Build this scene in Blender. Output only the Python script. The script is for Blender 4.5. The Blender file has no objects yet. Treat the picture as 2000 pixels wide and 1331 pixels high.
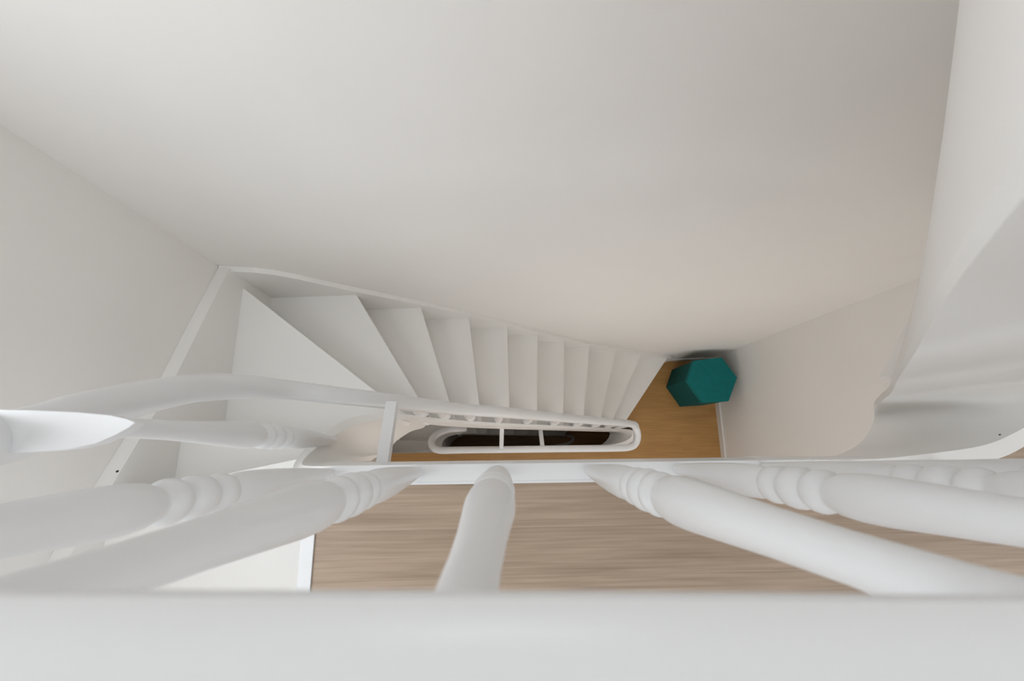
import bpy, bmesh, math
import numpy as np
from mathutils import Vector, Matrix

S = bpy.context.scene
COL = S.collection

# ------------------------------------------------------------------ camera
FPX, NAD, YAW = 868.2, (963.0, 865.5), 0.0107     # focal length and nadir in 2000x1331 pixels
CAMZ = 0.90                                        # metres above the landing boards
def cam_basis():
    n = np.array([NAD[0]-1000, -(NAD[1]-665.5), -FPX]); n /= np.linalg.norm(n)
    Z = -n
    X = np.array([1.0, 0, 0]); X -= Z*X.dot(Z); X /= np.linalg.norm(X)
    Y = np.cross(Z, X)
    X2 = math.cos(YAW)*X + math.sin(YAW)*Y
    return np.array([X2, np.cross(Z, X2), Z])
MC = cam_basis()
cd = bpy.data.cameras.new('camera'); cam = bpy.data.objects.new('camera', cd); COL.objects.link(cam)
mw = Matrix.Identity(4)
for i in range(3):
    for j in range(3): mw[i][j] = MC[i][j]
mw.translation = (0, 0, CAMZ)
cam.matrix_world = mw
cd.sensor_width = 36.0; cd.lens = FPX/2000*36.0; cd.clip_start = 0.004; cd.clip_end = 60
cd.dof.use_dof = True; cd.dof.focus_distance = 2.2; cd.dof.aperture_fstop = 8.0
S.camera = cam
def at(px, py, d):          # pixel -> point d metres below the lens
    v = MC @ np.array([px-1000, -(py-665.5), -FPX]); v = v*(d/-v[2])
    return Vector((v[0], v[1], v[2]+CAMZ))

# ------------------------------------------------------------------ light and exposure
vs = S.view_settings
vs.view_transform = 'Standard'; vs.look = 'None'; vs.gamma = 1.0; vs.use_curve_mapping = False
vs.exposure = 0.20
w = bpy.data.worlds.new('world'); S.world = w; w.use_nodes = True
w.node_tree.nodes['Background'].inputs[0].default_value = (0.86, 0.93, 1.0, 1)
w.node_tree.nodes['Background'].inputs[1].default_value = 1.0
def area(name, loc, target, sx, sy, power, col):
    l = bpy.data.lights.new(name, 'AREA'); l.shape = 'RECTANGLE'; l.size = sx; l.size_y = sy
    l.energy = power; l.color = col
    o = bpy.data.objects.new(name, l); COL.objects.link(o); o.location = loc
    o.rotation_euler = (Vector(target)-Vector(loc)).to_track_quat('-Z', 'Y').to_euler()
    return o
area('added_landing_window', (0.80, -1.56, 1.50), (0.70, 0.6, 1.1), 1.7, 1.5, 6, (0.92, 0.96, 1.0))  # unseen window, added to light the far wall and string face
area('added_side_window', (-0.965, -.15, .85), (.8, .05, .0), .74, .70, 7.5, (0.92, 0.96, 1.0))  # unseen window, added for the light from the left
area('added_right_window', (1.92, -.80, .78), (-.6, -.1, .25), .95, .9, 4, (0.95, 0.97, 1.0))  # unseen window, added to fill the right sides of the balusters
area('added_skylight', (0.05, .14, 5.28), (0.05, .05, 0), 1.8, .80, 19, (0.95, 0.975, 1.0))  # unseen skylight, added for even light down the well
area('added_lower_window', (0.75, -1.56, -1.40), (0.75, 0.6, -1.75), 1.7, 1.3, 7, (1.0, 0.95, 0.89))  # unseen window, added to brighten the lower flight
area('added_lower_lamp_light', (.42, -.70, -.285), (.42, -.2, -1.6), 1.15, .5, 3.4, (1.0, 0.95, 0.89))  # light of the added lamp, lifts the treads below the landing
S.cycles.diffuse_bounces = 8; S.cycles.max_bounces = 12

# ------------------------------------------------------------------ materials
def mat(name, col, rough=0.5, var=0.03, scale=6.0, bump=0.0, bscale=60.0, spec=0.4):
    m = bpy.data.materials.new(name); m.use_nodes = True
    nt = m.node_tree; b = nt.nodes['Principled BSDF']
    b.inputs['Roughness'].default_value = rough
    b.inputs['Specular IOR Level'].default_value = spec
    tc = nt.nodes.new('ShaderNodeTexCoord'); n = nt.nodes.new('ShaderNodeTexNoise')
    n.inputs['Scale'].default_value = scale; n.inputs['Detail'].default_value = 4
    nt.links.new(tc.outputs['Object'], n.inputs['Vector'])
    r = nt.nodes.new('ShaderNodeValToRGB')
    r.color_ramp.elements[0].position = 0.3; r.color_ramp.elements[1].position = 0.7
    r.color_ramp.elements[0].color = tuple(c*(1-var) for c in col)+(1,)
    r.color_ramp.elements[1].color = tuple(min(1, c*(1+var)) for c in col)+(1,)
    nt.links.new(n.outputs['Fac'], r.inputs['Fac']); nt.links.new(r.outputs['Color'], b.inputs['Base Color'])
    if bump:
        n2 = nt.nodes.new('ShaderNodeTexNoise'); n2.inputs['Scale'].default_value = bscale; n2.inputs['Detail'].default_value = 3
        bp = nt.nodes.new('ShaderNodeBump'); bp.inputs['Strength'].default_value = bump; bp.inputs['Distance'].default_value = 0.002
        nt.links.new(tc.outputs['Object'], n2.inputs['Vector']); nt.links.new(n2.outputs['Fac'], bp.inputs['Height'])
        nt.links.new(bp.outputs['Normal'], b.inputs['Normal'])
    return m
def wood(name, dark, light, rough=0.45):
    m = bpy.data.materials.new(name); m.use_nodes = True
    nt = m.node_tree; b = nt.nodes['Principled BSDF']; b.inputs['Roughness'].default_value = rough
    tc = nt.nodes.new('ShaderNodeTexCoord'); oi = nt.nodes.new('ShaderNodeObjectInfo')
    add = nt.nodes.new('ShaderNodeVectorMath'); add.operation = 'ADD'
    mul = nt.nodes.new('ShaderNodeVectorMath'); mul.operation = 'SCALE'; mul.inputs['Scale'].default_value = 17.0
    nt.links.new(oi.outputs['Random'], mul.inputs[0])
    nt.links.new(tc.outputs['Object'], add.inputs[0]); nt.links.new(mul.outputs[0], add.inputs[1])
    mp = nt.nodes.new('ShaderNodeMapping'); mp.inputs['Scale'].default_value = (3.0, 110, 110)
    nt.links.new(add.outputs[0], mp.inputs['Vector'])
    n = nt.nodes.new('ShaderNodeTexNoise'); n.inputs['Scale'].default_value = 1.6; n.inputs['Detail'].default_value = 8; n.inputs['Distortion'].default_value = 0.5
    nt.links.new(mp.outputs[0], n.inputs['Vector'])
    mp2 = nt.nodes.new('ShaderNodeMapping'); mp2.inputs['Scale'].default_value = (2.0, 14, 14)
    nt.links.new(add.outputs[0], mp2.inputs['Vector'])
    n2 = nt.nodes.new('ShaderNodeTexNoise'); n2.inputs['Scale'].default_value = 1.3; n2.inputs['Detail'].default_value = 3
    nt.links.new(mp2.outputs[0], n2.inputs['Vector'])
    mx = nt.nodes.new('ShaderNodeMath'); mx.operation = 'MULTIPLY_ADD'; mx.inputs[1].default_value = 0.55
    sc = nt.nodes.new('ShaderNodeMath'); sc.operation = 'MULTIPLY'; sc.inputs[1].default_value = 0.45
    nt.links.new(n2.outputs['Fac'], sc.inputs[0]); nt.links.new(n.outputs['Fac'], mx.inputs[0]); nt.links.new(sc.outputs[0], mx.inputs[2])
    r = nt.nodes.new('ShaderNodeValToRGB'); r.color_ramp.elements[0].position = 0.32; r.color_ramp.elements[1].position = 0.66
    r.color_ramp.elements[0].color = dark+(1,); r.color_ramp.elements[1].color = light+(1,)
    nt.links.new(mx.outputs[0], r.inputs['Fac']); nt.links.new(r.outputs['Color'], b.inputs['Base Color'])
    bp = nt.nodes.new('ShaderNodeBump'); bp.inputs['Strength'].default_value = 0.12; bp.inputs['Distance'].default_value = 0.001
    nt.links.new(n.outputs['Fac'], bp.inputs['Height']); nt.links.new(bp.outputs['Normal'], b.inputs['Normal'])
    return m
M = dict(
    wall=mat('wall_paint', (0.85, 0.832, 0.808), 0.75, 0.015, 2.0, 0.10, 120),
    ceil=mat('ceiling_paint', (0.86, 0.85, 0.83), 0.8, 0.01),
    white=mat('white_gloss_paint', (0.755, 0.762, 0.77), 0.30, 0.012, 9.0, 0.10, 28),
    stair=mat('stair_paint', (0.83, 0.82, 0.80), 0.42, 0.012, 5.0, 0.05, 30),
    oak=wood('landing_oak_laminate', (0.25, 0.178, 0.122), (0.43, 0.325, 0.24)),
    honey=wood('honey_oak_boards', (0.36, 0.185, 0.055), (0.52, 0.295, 0.105)),
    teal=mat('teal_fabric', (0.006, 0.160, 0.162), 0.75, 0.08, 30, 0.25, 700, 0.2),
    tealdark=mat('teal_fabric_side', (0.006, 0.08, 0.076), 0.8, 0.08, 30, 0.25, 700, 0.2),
    nail=mat('nail_hole', (0.03, 0.025, 0.02), 0.8),
    joint=mat('floor_joint', (0.10, 0.065, 0.04), 0.8),
    base=mat('baseboard_paint', (0.78, 0.77, 0.75), 0.4, 0.01),
    glass=None,
)
g = bpy.data.materials.new('window_glass'); g.use_nodes = True
gb = g.node_tree.nodes['Principled BSDF']; gb.inputs['Transmission Weight'].default_value = 1; gb.inputs['Roughness'].default_value = 0.0; gb.inputs['IOR'].default_value = 1.02
M['glass'] = g

# ------------------------------------------------------------------ helpers
def obj(name, bm, m, parent=None, smooth=False, origin=None):
    bmesh.ops.recalc_face_normals(bm, faces=bm.faces)
    if origin is not None:
        bmesh.ops.translate(bm, verts=bm.verts, vec=-Vector(origin))
    me = bpy.data.meshes.new(name); bm.to_mesh(me); bm.free()
    if smooth:
        for p in me.polygons: p.use_smooth = True
        me.set_sharp_from_angle(angle=math.radians(40))
    me.materials.append(m)
    o = bpy.data.objects.new(name, me); COL.objects.link(o)
    if origin is not None: o.location = origin
    if parent is not None:
        o.parent = parent
        o.location = Vector(o.location) - Vector(parent.location)
    return o
def empty(name, loc, label, cat, group=None):
    o = bpy.data.objects.new(name, None); COL.objects.link(o); o.location = loc
    o.empty_display_size = 0.1
    o['label'] = label; o['category'] = cat
    if group: o['group'] = group
    return o
def struct(o, label):
    o['kind'] = 'structure'; o['label'] = label
    return o
def box(bm, x0, x1, y0, y1, z0, z1):
    v = [bm.verts.new(p) for p in ((x0,y0,z0),(x1,y0,z0),(x1,y1,z0),(x0,y1,z0),(x0,y0,z1),(x1,y0,z1),(x1,y1,z1),(x0,y1,z1))]
    for f in ((0,3,2,1),(4,5,6,7),(0,1,5,4),(1,2,6,5),(2,3,7,6),(3,0,4,7)): bm.faces.new([v[i] for i in f])
def prism(bm, pts, z0, z1):
    a = [bm.verts.new((p[0], p[1], z0)) for p in pts]; b = [bm.verts.new((p[0], p[1], z1)) for p in pts]
    n = len(pts)
    bm.faces.new(a[::-1]); bm.faces.new(b)
    for i in range(n): bm.faces.new((a[i], a[(i+1)%n], b[(i+1)%n], b[i]))
def bevel(bm, wd, seg=2, ang=30):
    e = [e for e in bm.edges if len(e.link_faces) == 2 and e.calc_face_angle(0) > math.radians(ang)]
    bmesh.ops.bevel(bm, geom=e, offset=wd, segments=seg, affect='EDGES', profile=0.5, clamp_overlap=True)
def loft(bm, rings, closed_ring=True, cap=True):
    vr = [[bm.verts.new(p) for p in r] for r in rings]
    n = len(vr[0])
    for a, b in zip(vr[:-1], vr[1:]):
        for i in range(n if closed_ring else n-1):
            j = (i+1) % n
            bm.faces.new((a[i], a[j], b[j], b[i]))
    if cap and closed_ring:
        bm.faces.new(vr[0][::-1]); bm.faces.new(vr[-1])
def catmull(P, n=8):
    P = [Vector(p) for p in P]
    out = []
    Q = [2*P[0]-P[1]] + P + [2*P[-1]-P[-2]]
    for i in range(1, len(Q)-2):
        p0, p1, p2, p3 = Q[i-1:i+3]
        for k in range(n):
            t = k/n
            out.append(0.5*((2*p1)+(p2-p0)*t+(2*p0-5*p1+4*p2-p3)*t*t+(3*p1-p0-3*p2+p3)*t**3))
    out.append(P[-1])
    return out
def sweep(bm, path, hw, hh, sides=20, power=2.6, section=None):
    """rounded rail section swept along a path, kept upright"""
    rings = []
    n = len(path)
    for i, p in enumerate(path):
        t = (path[min(i+1, n-1)]-path[max(i-1, 0)]).normalized()
        side = Vector((t.y, -t.x, 0))
        if side.length < 1e-4: side = Vector((1, 0, 0))
        side.normalize()
        if rings and side.dot(prev) < 0: side = -side
        prev = side
        up = side.cross(t).normalized()
        if up.z < 0: up = -up
        if section:
            rings.append([p + side*u_ + up*v_ for u_, v_ in section]); continue
        r = []
        for k in range(sides):
            a = 2*math.pi*k/sides; c, s = math.cos(a), math.sin(a)
            r.append(p + side*hw*math.copysign(abs(c)**(2/power), c) + up*hh*math.copysign(abs(s)**(2/power), s))
        rings.append(r)
    loft(bm, rings)
def lathe(bm, a, b, prof, sides=28):
    """profile of (t, radius) turned about the axis a->b"""
    a, b = Vector(a), Vector(b); ax = (b-a).normalized()
    u = ax.cross(Vector((0, 1, 0))).normalized(); v = ax.cross(u)
    loft(bm, [[a.lerp(b, t) + (u*math.cos(2*math.pi*k/sides)+v*math.sin(2*math.pi*k/sides))*r for k in range(sides)] for t, r in prof])

# ------------------------------------------------------------------ dimensions of the stair
H, R = 2.74, 2.74/14.0
XL, XR, YB = -0.897, 1.856, -1.50
XE, YE = -0.342, -0.040
def yw(x): return 0.61 + 0.038*x                  # far wall, slightly out of square
# nosing lines of each tread: end at the far wall, end at the well
NW = [(1.404,.653),(1.121,.643),(.871,.633),(.642,.624),(.440,.617),(.256,.610),(.074,.603),(-.118,.596),(-.321,.588),(-.546,.579)]
NI = [(.976,.09),(.837,.09),(.717,.09),(.567,.09),(.413,.09),(.240,.09),(.085,.09),(-.054,.09),(-.157,.09),(-.232,.09),(-.283,.09)]

# ------------------------------------------------------------------ room shell
ZT, ZB = 5.2, -5.48
def wall_quad(name, p0, p1, z0, z1, nrm, label, m='wall', th=0.12):
    bm = bmesh.new()
    n = Vector(nrm)*th
    prism(bm, [p0, p1, (p1[0]-n.x, p1[1]-n.y), (p0[0]-n.x, p0[1]-n.y)], z0, z1)
    return struct(obj(name, bm, M[m]), label)
wall_quad('wall_far', (XL-.12, yw(XL-.12)), (XR+.12, yw(XR+.12)), ZB, ZT, (0,-1,0), 'tall smooth off-white stairwell wall beside the winding stair')
bm = bmesh.new(); _y0, _y1, _z0, _z1 = -.56, .26, .46, 1.24
box(bm, XL-.12, XL, YB, yw(XL)+.1, ZB, _z0); box(bm, XL-.12, XL, YB, yw(XL)+.1, _z1, ZT)
box(bm, XL-.12, XL, YB, _y0, _z0, _z1); box(bm, XL-.12, XL, _y1, yw(XL)+.1, _z0, _z1)
struct(obj('wall_left', bm, M['wall']), 'smooth off-white wall at the winding end of the stair')
bm = bmesh.new(); _t = .04
box(bm, XL-.08, XL-.03, _y0, _y1, _z0, _z0+_t); box(bm, XL-.08, XL-.03, _y0, _y1, _z1-_t, _z1)
box(bm, XL-.08, XL-.03, _y0, _y0+_t, _z0+_t, _z1-_t); box(bm, XL-.08, XL-.03, _y1-_t, _y1, _z0+_t, _z1-_t)
W3 = struct(obj('added_window_3', bm, M['white']), 'white frame of an added, unseen window in the wall at the head of the stair')  # frame round the added side light
bm = bmesh.new(); box(bm, XL-.105, XL-.10, _y0, _y1, _z0, _z1); obj('pane', bm, M['glass'], W3)
bm = bmesh.new(); _y0, _y1, _z0, _z1 = -1.32, -.28, .28, 1.28
box(bm, XR, XR+.12, YB, yw(XR)+.1, ZB, _z0); box(bm, XR, XR+.12, YB, yw(XR)+.1, _z1, ZT)
box(bm, XR, XR+.12, YB, _y0, _z0, _z1); box(bm, XR, XR+.12, _y1, yw(XR)+.1, _z0, _z1)
struct(obj('wall_right', bm, M['wall']), 'off-white end wall behind the teal stool')
bm = bmesh.new(); _t = .04
box(bm, XR+.03, XR+.08, _y0, _y1, _z0, _z0+_t); box(bm, XR+.03, XR+.08, _y0, _y1, _z1-_t, _z1)
box(bm, XR+.03, XR+.08, _y0, _y0+_t, _z0+_t, _z1-_t); box(bm, XR+.03, XR+.08, _y1-_t, _y1, _z0+_t, _z1-_t)
W5 = struct(obj('added_window_5', bm, M['white']), 'white frame of an added, unseen window in the end wall of the upper landing')  # frame round the added right-hand fill light
bm = bmesh.new(); box(bm, XR+.10, XR+.105, _y0, _y1, _z0, _z1); obj('pane', bm, M['glass'], W5)
def back_wall(name, z0, z1, wx0, wx1, wz0, wz1, label):
    bm = bmesh.new()
    y0, y1 = YB-.12, YB
    box(bm, XL-.12, wx0, y0, y1, z0, z1); box(bm, wx1, XR+.12, y0, y1, z0, z1)
    box(bm, wx0, wx1, y0, y1, z0, wz0); box(bm, wx0, wx1, y0, y1, wz1, z1)
    return struct(obj(name, bm, M['wall']), label)
back_wall('wall_back', -0.25, ZT, -.10, 1.70, .72, 2.28, 'off-white wall with an added window behind the upper landing')
back_wall('wall_back_lower', ZB, -0.25, -.15, 1.65, -2.1, -.72, 'off-white wall with an added window behind the lower landing')
def window(name, x0, x1, z0, z1, label):  # frame, mullion and panes of unseen windows added for light
    e = bpy.data.objects.new(name, None); COL.objects.link(e); e.location = ((x0+x1)/2, YB-.06, z0)
    e['kind'] = 'structure'; e['label'] = label
    bm = bmesh.new(); t = .045
    box(bm, x0, x1, YB-.09, YB-.03, z0, z0+t); box(bm, x0, x1, YB-.09, YB-.03, z1-t, z1)
    box(bm, x0, x0+t, YB-.09, YB-.03, z0+t, z1-t); box(bm, x1-t, x1, YB-.09, YB-.03, z0+t, z1-t)
    obj('window_frame', bm, M['white'], e)
    bm = bmesh.new(); xm = (x0+x1)/2
    box(bm, xm-.02, xm+.02, YB-.085, YB-.035, z0+t, z1-t); obj('mullion', bm, M['white'], e)
    for a, b in ((x0, xm), (xm, x1)):
        bm = bmesh.new(); box(bm, a, b, YB-.105, YB-.10, z0, z1); obj('pane', bm, M['glass'], e)
window('added_window_1', -.10, 1.70, .72, 2.28, 'white framed, unseen window added behind the upper landing')
window('added_window_2', -.15, 1.65, -2.1, -.72, 'white framed, unseen window added behind the lower landing')
bm = bmesh.new(); SX0, SX1, SY0, SY1 = -.88, 1.0, -.30, .58
box(bm, XL-.12, SX0, YB-.12, .85, ZT, ZT+.1); box(bm, SX1, XR+.12, YB-.12, .85, ZT, ZT+.1)
box(bm, SX0, SX1, YB-.12, SY0, ZT, ZT+.1); box(bm, SX0, SX1, SY1, .85, ZT, ZT+.1)
struct(obj('ceiling', bm, M['ceil']), 'white ceiling with an added skylight high over the stairwell')
bm = bmesh.new(); t = .05
box(bm, SX0, SX1, SY0, SY0+t, ZT-.03, ZT+.06); box(bm, SX0, SX1, SY1-t, SY1, ZT-.03, ZT+.06)
box(bm, SX0, SX0+t, SY0+t, SY1-t, ZT-.03, ZT+.06); box(bm, SX1-t, SX1, SY0+t, SY1-t, ZT-.03, ZT+.06)
W4 = struct(obj('added_window_4', bm, M['white']), 'white frame of an added, unseen skylight in the ceiling over the stairwell')  # frame round the added overhead light
bm = bmesh.new(); box(bm, SX0, SX1, SY0, SY1, ZT+.09, ZT+.096); obj('pane', bm, M['glass'], W4)
# ---- floor slabs (the edge follows the well: landing edge, round end, first riser)

def slab_outline(xleft):
    L = [(xleft, YB), (XR, YB), (XR, yw(XR)), (1.404, yw(1.404)-.001), (1.04, .16)]
    L += [(1.12, .125), (1.16, .075), (1.125, .005), (.99, -.054), (.85, -.072), (xleft, -.072)]
    return L
def slab(name, z, xleft, label):
    bm = bmesh.new(); prism(bm, slab_outline(xleft), z-.25, z-.012)
    return struct(obj(name, bm, M['ceil']), label)
F1 = slab('floor', 0.0, XE, 'greyish oak plank floor of the upper landing')
F0 = slab('floor_lower', -H, XL, 'honey oak plank floor of the lower landing')
def clip_poly(poly, x0, x1, y0, y1):
    def cut(P, f):
        out = []
        for i in range(len(P)):
            a, b = P[i], P[(i+1) % len(P)]; fa, fb = f(a), f(b)
            if fa >= 0: out.append(a)
            if (fa > 0 and fb < 0) or (fa < 0 and fb > 0):
                t = fa/(fa-fb); out.append((a[0]+(b[0]-a[0])*t, a[1]+(b[1]-a[1])*t))
        return out
    for f in (lambda p: p[0]-x0, lambda p: x1-p[0], lambda p: p[1]-y0, lambda p: y1-p[1]):
        if len(poly) < 3: return []
        poly = cut(poly, f)
    return poly
def planks(parent, z, xleft, y_start, width, length, m):
    """boards laid along X; each its own piece, ends staggered"""
    big = [(xleft, YB), (XR, YB), (XR, -.072), (xleft, -.072)]
    right = [(XR, -.072), (XR, yw(XR)-.002), (1.404, yw(1.404)-.002), (1.04, .16), (1.12, .125), (1.16, .075), (1.125, .005), (.99, -.054), (.90, -.072)]
    row = 0; y = y_start
    g = 0.0001
    while y > YB: y -= width
    while y < .72:
        x = xleft - ((row*0.37 % 1.0)*length if length < 2 else 0)
        while x < XR:
            for poly in (big, right):
                q = clip_poly(poly, x+g, x+length-g, y+g, y+width-g)
                if len(q) >= 3:
                    c = (sum(p[0] for p in q)/len(q), sum(p[1] for p in q)/len(q))
                    ar = abs(sum(q[i][0]*q[(i+1)%len(q)][1]-q[(i+1)%len(q)][0]*q[i][1] for i in range(len(q))))/2
                    if ar > 1e-4:
                        bm = bmesh.new(); prism(bm, q, z-.0119, z)
                        obj('plank', bm, m, parent, origin=(c[0], c[1], z))
            x += length
        y += width; row += 1
planks(F1, 0.0, XE+.012, -.072, .086, 2.6, M['oak'])
planks(F0, -H, XL, -.085, .12, .95, M['honey'])
bm = bmesh.new(); box(bm, XL-.1, XR+.1, YB-.1, .8, ZB-.1, ZB)
struct(obj('floor_bottom', bm, M['honey']), 'dark wooden floor two storeys down in the shaft')

# white edge strip of the landing beside the top tread
bm = bmesh.new(); box(bm, XE-.012, XE+.0115, YB+.002, -.074, -.05, .004); bevel(bm, .003)
struct(obj('trim_1', bm, M['white']), 'white edge strip where the landing boards meet the top stair')
# baseboards on the lower landing
bm = bmesh.new(); box(bm, XR-.014, XR-.001, YB+.002, yw(XR)-.004, -H, -H+.06); bevel(bm, .004)
struct(obj('baseboard_right', bm, M['base']), 'thin white baseboard under the end wall on the lower floor')
bm = bmesh.new(); prism(bm, [(1.43, yw(1.43)-.001), (1.84, yw(1.84)-.001), (1.84, yw(1.84)-.013), (1.43, yw(1.43)-.013)], -H, -H+.06)
struct(obj('baseboard_far', bm, M['base']), 'short white baseboard between the first stair and the stool')

# ------------------------------------------------------------------ stair flights
TT = 0.034
SOFF_W = [.47,.39,.35,.32,.32,.32,.32,.32,.34,.36,.40]
SOFF_I = [.40,.42,.46,.48,.49,.48,.47,.46,.46,.47,.50]
def ribbon(bm, rows, th):
    """rows: (xt,yt,zt, xb,yb,zb, nx,ny): inner face lofted from top to bottom edge, thickness th along n"""
    rings = []
    for row in rows:
        xt, yt, zt, xb, yb, zb, nx, ny = row[:8]
        n = Vector((nx, ny, 0)).normalized()*(row[8] if len(row) > 8 else th)
        a, b = Vector((xt, yt, zt)), Vector((xb, yb, zb))
        rings.append([a, b, b+n, a+n])
    loft(bm, rings)
def densify(rows, n=5):
    out = []
    R_ = [np.array(r, float) for r in rows]
    Q = [2*R_[0]-R_[1]]+R_+[2*R_[-1]-R_[-2]]
    for i in range(1, len(Q)-2):
        p0, p1, p2, p3 = Q[i-1:i+3]
        for k in range(n):
            t = k/n
            out.append(0.5*((2*p1)+(p2-p0)*t+(2*p0-5*p1+4*p2-p3)*t*t+(3*p1-p0-3*p2+p3)*t**3))
    out.append(R_[-1])
    return [tuple(r) for r in out]
def flight(z0, label, group, kmax=99):
    """kmax: last tread built where the flight leaves the picture"""
    root = empty('staircase', (0, .3, z0), label, 'staircase', group)
    YO = .115                                   # treads start behind the inner string
    # polygons of the treads, front edge first
    polys = []
    def inner_at(k, y):                         # point on nosing k at given y
        (xa, ya), (xb, yb) = NI[k], NW[k] if k < 10 else (-.897, .548)
        t = (y-ya)/(yb-ya); return (xa+(xb-xa)*t, y)
    for k in range(10):
        f_in = inner_at(k, .094); f_w = NW[k]
        if k < 9:
            b_in = inner_at(k+1, .094); b_w = NW[k+1]
            # the tread runs back under the next nosing
            back = .03
            poly = [f_in, (f_w[0], yw(f_w[0])-.002), (b_w[0]-back, yw(b_w[0]-back)-.002), (b_in[0]-back, .094)]
        else:
            b_in = inner_at(10, .094)
            poly = [f_in, (f_w[0], yw(f_w[0])-.002), (XL+.002, yw(XL)-.002), (XL+.002, .50), (b_in[0]-.06, .094)]
        polys.append(poly)
    # corner winder, then the two winders that turn on to the landing
    polys.append([inner_at(10, .094), (-.905+.01, .556), (XL+.002, .53), (XL+.002, -.02), (-.46, -.02), (-.452, .03), (-.41, .07), (-.34, .088)])
    polys.append([(-.462, .016), (XL+.002, .036), (XL+.002, -.34), (-.47, -.06)])
    polys.append([(-.445, -.030), (XL+.002, -.118), (XL+.002, YB+.002), (XE-.002, YB+.002), (XE-.002, -.074), (-.40, -.06)])
    for k, poly in enumerate(polys):
        if k >= kmax: break
        zt = (k+1)*R
        bm = bmesh.new(); prism(bm, poly, z0+zt-TT, z0+zt); bevel(bm, .007, 3)
        c = (sum(p[0] for p in poly)/len(poly), sum(p[1] for p in poly)/len(poly), z0+zt)
        obj('tread', bm, M['stair'], root, smooth=True, origin=c)
    # risers, set back under each nosing
    def riser(a, b, k, off=.022):
        a, b = Vector((a[0], a[1], 0)), Vector((b[0], b[1], 0)); d = (b-a).normalized(); n = Vector((-d.y, d.x, 0))
        if n.x > 0 and k < 11: n = -n
        if k >= 11 and n.y > 0: n = -n
        a2, b2 = a+n*off, b+n*off; a3, b3 = a2+n*.018, b2+n*.018
        bm = bmesh.new(); prism(bm, [(a2.x,a2.y),(b2.x,b2.y),(b3.x,b3.y),(a3.x,a3.y)], z0+k*R, z0+(k+1)*R-TT)
        obj('riser', bm, M['stair'], root)
    for k in range(min(10, kmax)): riser(inner_at(k, .094), (NW[k][0], yw(NW[k][0])-.004), k)
    if kmax > 20:
        riser(inner_at(10, .094), (-.885, .545), 10)
        riser((-.462, .016), (XL+.004, .036), 11); riser((-.445, -.03), (XL+.004, -.118), 12)
        bm = bmesh.new(); box(bm, XE-.03, XE-.0125, YB+.002, -.08, z0+13*R, z0+14*R-.052); obj('riser', bm, M['stair'], root)
    # inner string: round start, straight rise, round end up to the next landing
    rows = [(.640,-.040,.006, .640,-.040,-.25, 0,-1,.032), (.76,-.040,.006, .78,-.042,-.25, .06,-1,.032),
            (.850,-.034,.006, .867,-.045,-.25, .15,-1,.032), (.997,-.017,.006, .935,-.022,-.25, .35,-1,.032), (1.080,.010,.006, .973,.006,-.25, .8,-.8,.032)]
    rows += [(1.112,.035,.02, .994,.030,-.25, 1,-.2,.028), (1.112,.058,.05, 1.006,.052,-.25, 1,.3,.022), (1.09,.073,.09, 1.010,.068,-.25, .7,.8,.016), (1.045,.079,.15, 1.002,.077,-.24, .2,1,.013)]
    for k in range(min(11, kmax)):
        x = NI[k][0]; z = (k+1)*R
        rows.append((x, .080, z+.035, x, .080, z-SOFF_I[k], 0, 1, .013))
    def zz(d): return H + CAMZ - d               # depth under the lens in the photograph's flight -> height over its start
    if kmax > 20: rows += [(-.345,.075,zz(1.42), -.335,.072,zz(2.17), -.3,1,.020), (-.405,.055,zz(1.345), -.385,.055,zz(2.14), -.8,.7,.028), (-.432,.015,zz(1.22), -.42,.015,zz(2.02), -1,.1,.032),
             (-.425,-.020,zz(1.08), -.43,-.03,zz(1.85), -1,-.5,.032), (-.395,-.038,zz(.97), -.42,-.04,zz(1.55), -.4,-1,.032), (-.345,-.040,zz(.90), -.36,-.040,zz(1.18), 0,-1,.032), (-.30,-.040,zz(.895), -.30,-.040,zz(1.15), 0,-1,.032)]
    rows = [(r[0],r[1],r[2]+z0, r[3],r[4],r[5]+z0, r[6],r[7],r[8]) for r in rows]
    bm = bmesh.new(); ribbon(bm, densify(rows, 7), .032)
    if kmax > 20: bevel(bm, .003, 2, 50)
    obj('inner_string', bm, M['stair'], root, smooth=True)
    # string along the far wall
    rows = []
    xs = [1.43]+[p[0] for p in NW]
    for k in range(-1, min(10, kmax)):
        x = xs[k+1]; z = (k+1)*R
        top = z + (.055 if k >= 0 else .08)
        bot = z - (SOFF_W[max(k, 0)]-.02 if k >= 0 else .06)
        rows.append((x, yw(x)-.019, top, x, yw(x)-.019, bot, 0, 1))
    rows[0] = (1.46, yw(1.46)-.019, .07, 1.43, yw(1.43)-.019, -.20, 0, 1)
    if kmax > 20: rows.append((-.74, yw(-.74)-.019, zz(1.45), -.74, yw(-.74)-.019, 10*R-.3, 0, 1))
    if kmax > 20: rows.append((XL+.002, yw(XL)-.019, zz(1.40), XL+.002, yw(XL)-.019, 10*R-.3, 0, 1))
    rows = [(r[0],r[1],r[2]+z0, r[3],r[4],r[5]+z0, r[6],r[7]) for r in rows]
    bm = bmesh.new(); ribbon(bm, densify(rows, 3), .0185); obj('wall_string', bm, M['stair'], root)
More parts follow.
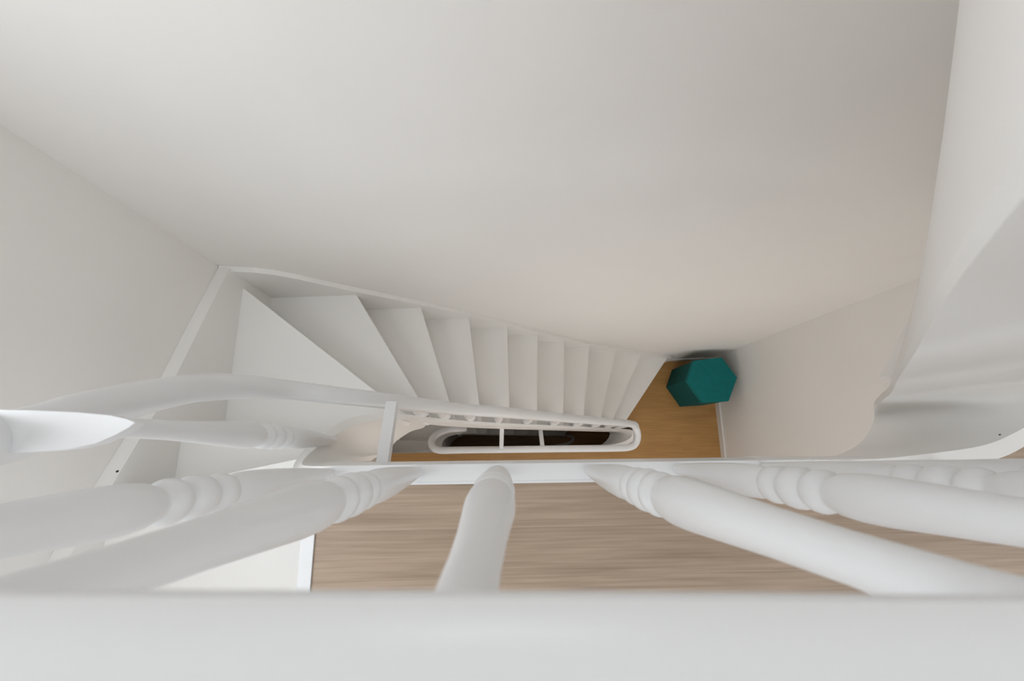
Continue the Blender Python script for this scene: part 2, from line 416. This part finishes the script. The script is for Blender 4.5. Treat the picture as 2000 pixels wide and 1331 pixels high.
    # string along the left wall
    if kmax > 20:
        LS = [(.565,1.40),(.40,1.325),(.15,1.215),(-.07,1.095),(-.25,.995),(-.36,.94)]
        rows = [(XL+.038, y, zz(d)+z0, XL+.038, y, zz(d)+z0-.42, -1, 0) for y, d in LS]
        bm = bmesh.new(); ribbon(bm, densify(rows, 3), .0375); ws = obj('wall_string', bm, M['stair'], root)
        if z0 == -H:
            q = at(222, 922, 1.093); q.x = max(q.x, XL+.006); zq = z0+zz(float(np.interp(q.y, [-.25, -.07, .15], [.995, 1.095, 1.215])))
            bm = bmesh.new(); lathe(bm, (q.x, q.y, zq-.002), (q.x+.0002, q.y, zq+.0015), [(0, .0028), (1, .0024)], 12)
            nh = obj('nail_head', bm, M['nail'], root); nh.parent = ws; nh.location = (0, 0, 0)
    # plastered underside
    bm = bmesh.new(); top = []; bot = []
    wx = [1.404]+[p[0] for p in NW[1:]]+[XL+.01]
    wz = [(k+1)*R-SOFF_W[k] for k in range(11)]
    rings = []
    for k in range(min(11, kmax)):
        x, y = NI[k]; zi = (k+1)*R-SOFF_I[k]+.02
        a = Vector((x if k else .99, .10, zi+z0)); b = Vector((wx[k], yw(wx[k])-.002, wz[k]+z0))
        u = Vector((0, 0, .02))
        n = 6
        rings.append([a.lerp(b, i/n) for i in range(n+1)]+[a.lerp(b, i/n)+u for i in range(n, -1, -1)])
    loft(bm, rings)
    obj('soffit', bm, M['wall'], root, smooth=True)
    return root
flight(-H, 'white painted winding staircase climbing along the tall wall, seen from above', 'stair flights')
UP = flight(0.0, 'white stair flight rising overhead at the right, curved string and underside showing', 'stair flights', 7)
flight(-2*H, 'shadowed lower stair flight glimpsed through the narrow dark well', 'stair flights')

# ------------------------------------------------------------------ banisters
def profile(Ln, sc=1.0):
    """vase baluster, heights as fractions of its length"""
    P = [(0,.0100),(.02,.0108),(.08,.0136),(.18,.0180),(.28,.0212),(.35,.0222),(.388,.0212),(.404,.0180),(.410,.0165),
         (.414,.0188),(.420,.0212),(.430,.0226),(.440,.0224),(.449,.0205),(.455,.0168),(.460,.0168),(.465,.0200),(.474,.0230),(.486,.0238),(.498,.0230),(.507,.0200),(.512,.0168),(.517,.0168),
         (.523,.0205),(.531,.0226),(.541,.0228),(.550,.0210),(.557,.0170),(.562,.0160),(.568,.0180),(.582,.0208),(.61,.0224),(.65,.0218),(.72,.0185),(.80,.0148),(.88,.0122),(.95,.0112),(1,.0115)]
    return [(t, r*sc) for t, r in P]
LEAN = -0.030                                    # the banister leans a little to the left
LB = empty('landing_banister', (0, -.055, 0), 'white banister with turned balusters along the upper landing edge, nearest the camera', 'banister')
RT = .806                                        # top of the handrail
RY = -.055
bm = bmesh.new(); box(bm, -.32, .98, -.0715, -.0395, -.16, .005); bevel(bm, .003)
obj('base_board', bm, M['white'], LB)
bm = bmesh.new(); box(bm, -.30, .97, -.0765, -.0717, .0005, .005)
obj('edge_bead', bm, M['white'], LB)
for x in (-.312, -.146, .012, .187, .362, .537, .712, .887):
    bm = bmesh.new(); zb, zt = .004, RT-.030
    lathe(bm, (x, -.054, zb), (x+LEAN*zt, -.054, zt), profile(1))
    obj('baluster', bm, M['white'], LB, smooth=True)
# handrail: straight over the landing, turning at both ends
path = [(-.425,-.006,RT-.12),(-.42,-.035,RT-.075),(-.39,-.053,RT-.035),(-.34,RY+.007,RT-.027),(-.2,RY+.005,RT-.025),(.0,RY,RT-.025),(.2,RY-.005,RT-.025),(.6,RY-.007,RT-.025),(.86,RY-.003,RT-.025),
        (.93,-.045,RT-.022),(.965,-.01,RT-.015),(.97,.04,RT+.0),(.955,.09,RT+.03),(.90,.112,RT+.08),(.80,.115,RT+.19),(.6,.115,RT+.43),(.3,.115,RT+.80),(.1,.115,RT+1.05)]
SEC = [(-.0100,-.024),(.0100,-.024),(.0150,-.012),(.0208,.006),(.0247,.016),(.0258,.0200),(.0253,.0225),(.0236,.0236),(.016,.0243),(.0,.0246)]
SEC += [(-x, z) for x, z in SEC[-2:1:-1]]
bm = bmesh.new(); sweep(bm, catmull(path, 8), 1, 1, section=SEC)
obj('handrail', bm, M['white'], LB, smooth=True)

SB = empty('stair_banister', (.3, .1, -H), 'white banister with long handrail looping round the narrow stair well below', 'banister')
def P(px, py, d):
    return at(px, py, d)
GZ = CAMZ-2.88                                   # guard rail over the lower floor
YF = .115
def aty(px, py, y):
    v = MC @ np.array([px-1000, -(py-665.5), -FPX]); v = v*(y/v[1]); return Vector((v[0], v[1], v[2]+CAMZ))
rail = [Vector(p) for p in ((-.20,.10,GZ-.30),(-.30,.09,GZ-.20),(-.365,.06,GZ-.11),(-.392,.015,GZ-.05),(-.375,-.025,GZ-.015),(-.33,-.042,GZ),(-.2,-.042,GZ),(.3,-.042,GZ),(.75,-.042,GZ),(.86,-.038,GZ),(.905,-.018,GZ),(.922,.03,GZ+.01),(.908,.08,GZ+.03),(.86,.108,GZ+.07))]
rail += [aty(1130, 819.5, .115), aty(1000, 807.5, .116), aty(900, 800, .117), aty(810, 790, .117), aty(740, 782, .116)]
rail += [P(650, 772, 1.12), P(560, 762, 1.03), P(470, 756, .90), P(380, 759, .78), P(270, 780, .65), P(150, 812, .53), P(40, 848, .46), P(-90, 870, .40), (-.445,-.008,CAMZ-.30), (-.428,-.008,RT-.13)]
RAIL = catmull(rail, 10)
bm = bmesh.new(); sweep(bm, RAIL, .0215, .024)
obj('handrail', bm, M['white'], SB, smooth=True)
def rail_z(x):                                   # underside of the far branch at a given x
    best = min((p for p in RAIL if p.y > .09 and p.z > GZ+.02), key=lambda p: abs(p.x-x))
    return best.z-.02
for k in range(10):                              # one baluster on each straight tread
    x = (NI[k][0]+NI[k+1][0])/2 if k else .90
    x += .01
    zb = -H+(k+1)*R
    bm = bmesh.new(); lathe(bm, (x, .108, zb), (x, .116, rail_z(x)), profile(1, .95), 20)
    obj('baluster', bm, M['white'], SB, smooth=True)
for i in range(7):                               # balusters under the guard rail of the lower landing
    x = -.26+i*.175
    bm = bmesh.new(); lathe(bm, (x, -.055, -H+.004), (x, -.043, GZ-.02), profile(1, .9), 20)
    obj('baluster', bm, M['white'], SB, smooth=True)
# baluster on the curved string below the rail turn
bm = bmesh.new(); lathe(bm, P(652, 861, 1.235), P(215, 834, .50), profile(1), 28)
obj('baluster', bm, M['white'], SB, smooth=True)
# paddle-shaped rail end block
pad = [(264,826),(246,819),(215,812),(150,806),(60,802),(-60,800),(-160,800),(-160,893),(-60,890),(0,886),(70,883),(135,878),(185,867),(225,850),(252,835)]
bm = bmesh.new()
ring_t = [P(x, y, .425+.0*x) for x, y in pad]
a = [bm.verts.new(p) for p in ring_t]; b = [bm.verts.new(p-Vector((0,0,.014))) for p in ring_t]
n = len(pad); bm.faces.new(a); bm.faces.new(b[::-1])
for i in range(n): bm.faces.new((a[i], a[(i+1)%n], b[(i+1)%n], b[i]))
bevel(bm, .004, 2, 50)
obj('rail_block', bm, M['white'], SB, smooth=True)
# braces
def bar(a, b, s, name='brace', tilt=0):
    a, b = Vector(a), Vector(b); d = (b-a).normalized(); u = d.cross(Vector((0,0,1))).normalized(); v = u.cross(d)
    bm = bmesh.new()
    loft(bm, [[p+u*s*i+v*s*j for i, j in ((-1,-1),(1,-1),(1,1),(-1,1))] for p in (a, b)]); bevel(bm, .002)
    return obj(name, bm, M['white'], SB)
bar(P(766, 790, 1.17), P(748, 908, 1.09), .0135)
for x in (.052, .312):
    zs = -H + np.interp(-x, [-p[0] for p in NI], [(k+1)*R-SOFF_I[k] for k in range(11)])
    bar((x, -.035, GZ), (x, .095, float(zs)+.04), .0125)

# ------------------------------------------------------------------ teal pouf stool
c = at(1391, 742, CAMZ+H-.43); hx = []
TOP = [(1352,702),(1410,697),(1441,738),(1425,787),(1372,790),(1342,743)]
ST = empty('stool', (c.x, c.y, -H), 'teal six-sided fabric stool in the corner of the lower floor', 'stool')
ang = [math.atan2(at(*q, CAMZ+H-.43).y-c.y, at(*q, CAMZ+H-.43).x-c.x) for q in TOP]
rad = .19
def hexa(r, dx=0): return [(c.x+r*math.cos(a), c.y+r*math.sin(a)) for a in ang]
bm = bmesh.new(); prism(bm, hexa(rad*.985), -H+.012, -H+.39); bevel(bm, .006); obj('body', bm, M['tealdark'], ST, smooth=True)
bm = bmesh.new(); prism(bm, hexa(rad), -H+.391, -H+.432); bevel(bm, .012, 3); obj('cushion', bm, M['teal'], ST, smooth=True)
bm = bmesh.new(); prism(bm, hexa(rad*.93), -H+.0005, -H+.0119); obj('base', bm, M['nail'], ST)


# ------------------------------------------------------------------ unseen lamp added under the landing, fill light for the lower flight
CL = empty('added_ceiling_lamp', (.42, -.70, -.2505), 'long white ceiling lamp, unseen, added under the upper landing', 'lamp')
bm = bmesh.new(); box(bm, -.18, 1.02, -.96, -.44, -.275, -.2505); bevel(bm, .005); obj('added_lamp_body', bm, M['white'], CL)
m = bpy.data.materials.new('added_lamp_diffuser'); m.use_nodes = True
m.node_tree.nodes['Principled BSDF'].inputs['Emission Color'].default_value = (1, .95, .89, 1)
m.node_tree.nodes['Principled BSDF'].inputs['Emission Strength'].default_value = 1.5  # glow of the added lamp
bm = bmesh.new(); box(bm, -.15, .99, -.93, -.47, -.282, -.2751); obj('added_diffuser', bm, m, CL)

# ------------------------------------------------------------------ dark nail in the curved string of the overhead flight
bpy.context.view_layer.update()
_d = at(1953, 850, 1.0) - Vector((0, 0, CAMZ))
_s = next(o for o in UP.children if o.name.startswith('inner_string'))
_inv = _s.matrix_world.inverted()
_ok, _p, _n, _ = _s.ray_cast(_inv @ Vector((0, 0, CAMZ)), (_inv.to_3x3() @ _d).normalized())
if _ok:
    if _n.dot(_d) > 0: _n = -_n
    bm = bmesh.new(); lathe(bm, _p-_n*.002, _p+_n*.0012, [(0, .0022), (1, .0018)], 12)
    nh = obj('nail_head', bm, M['nail']); nh.parent = _s
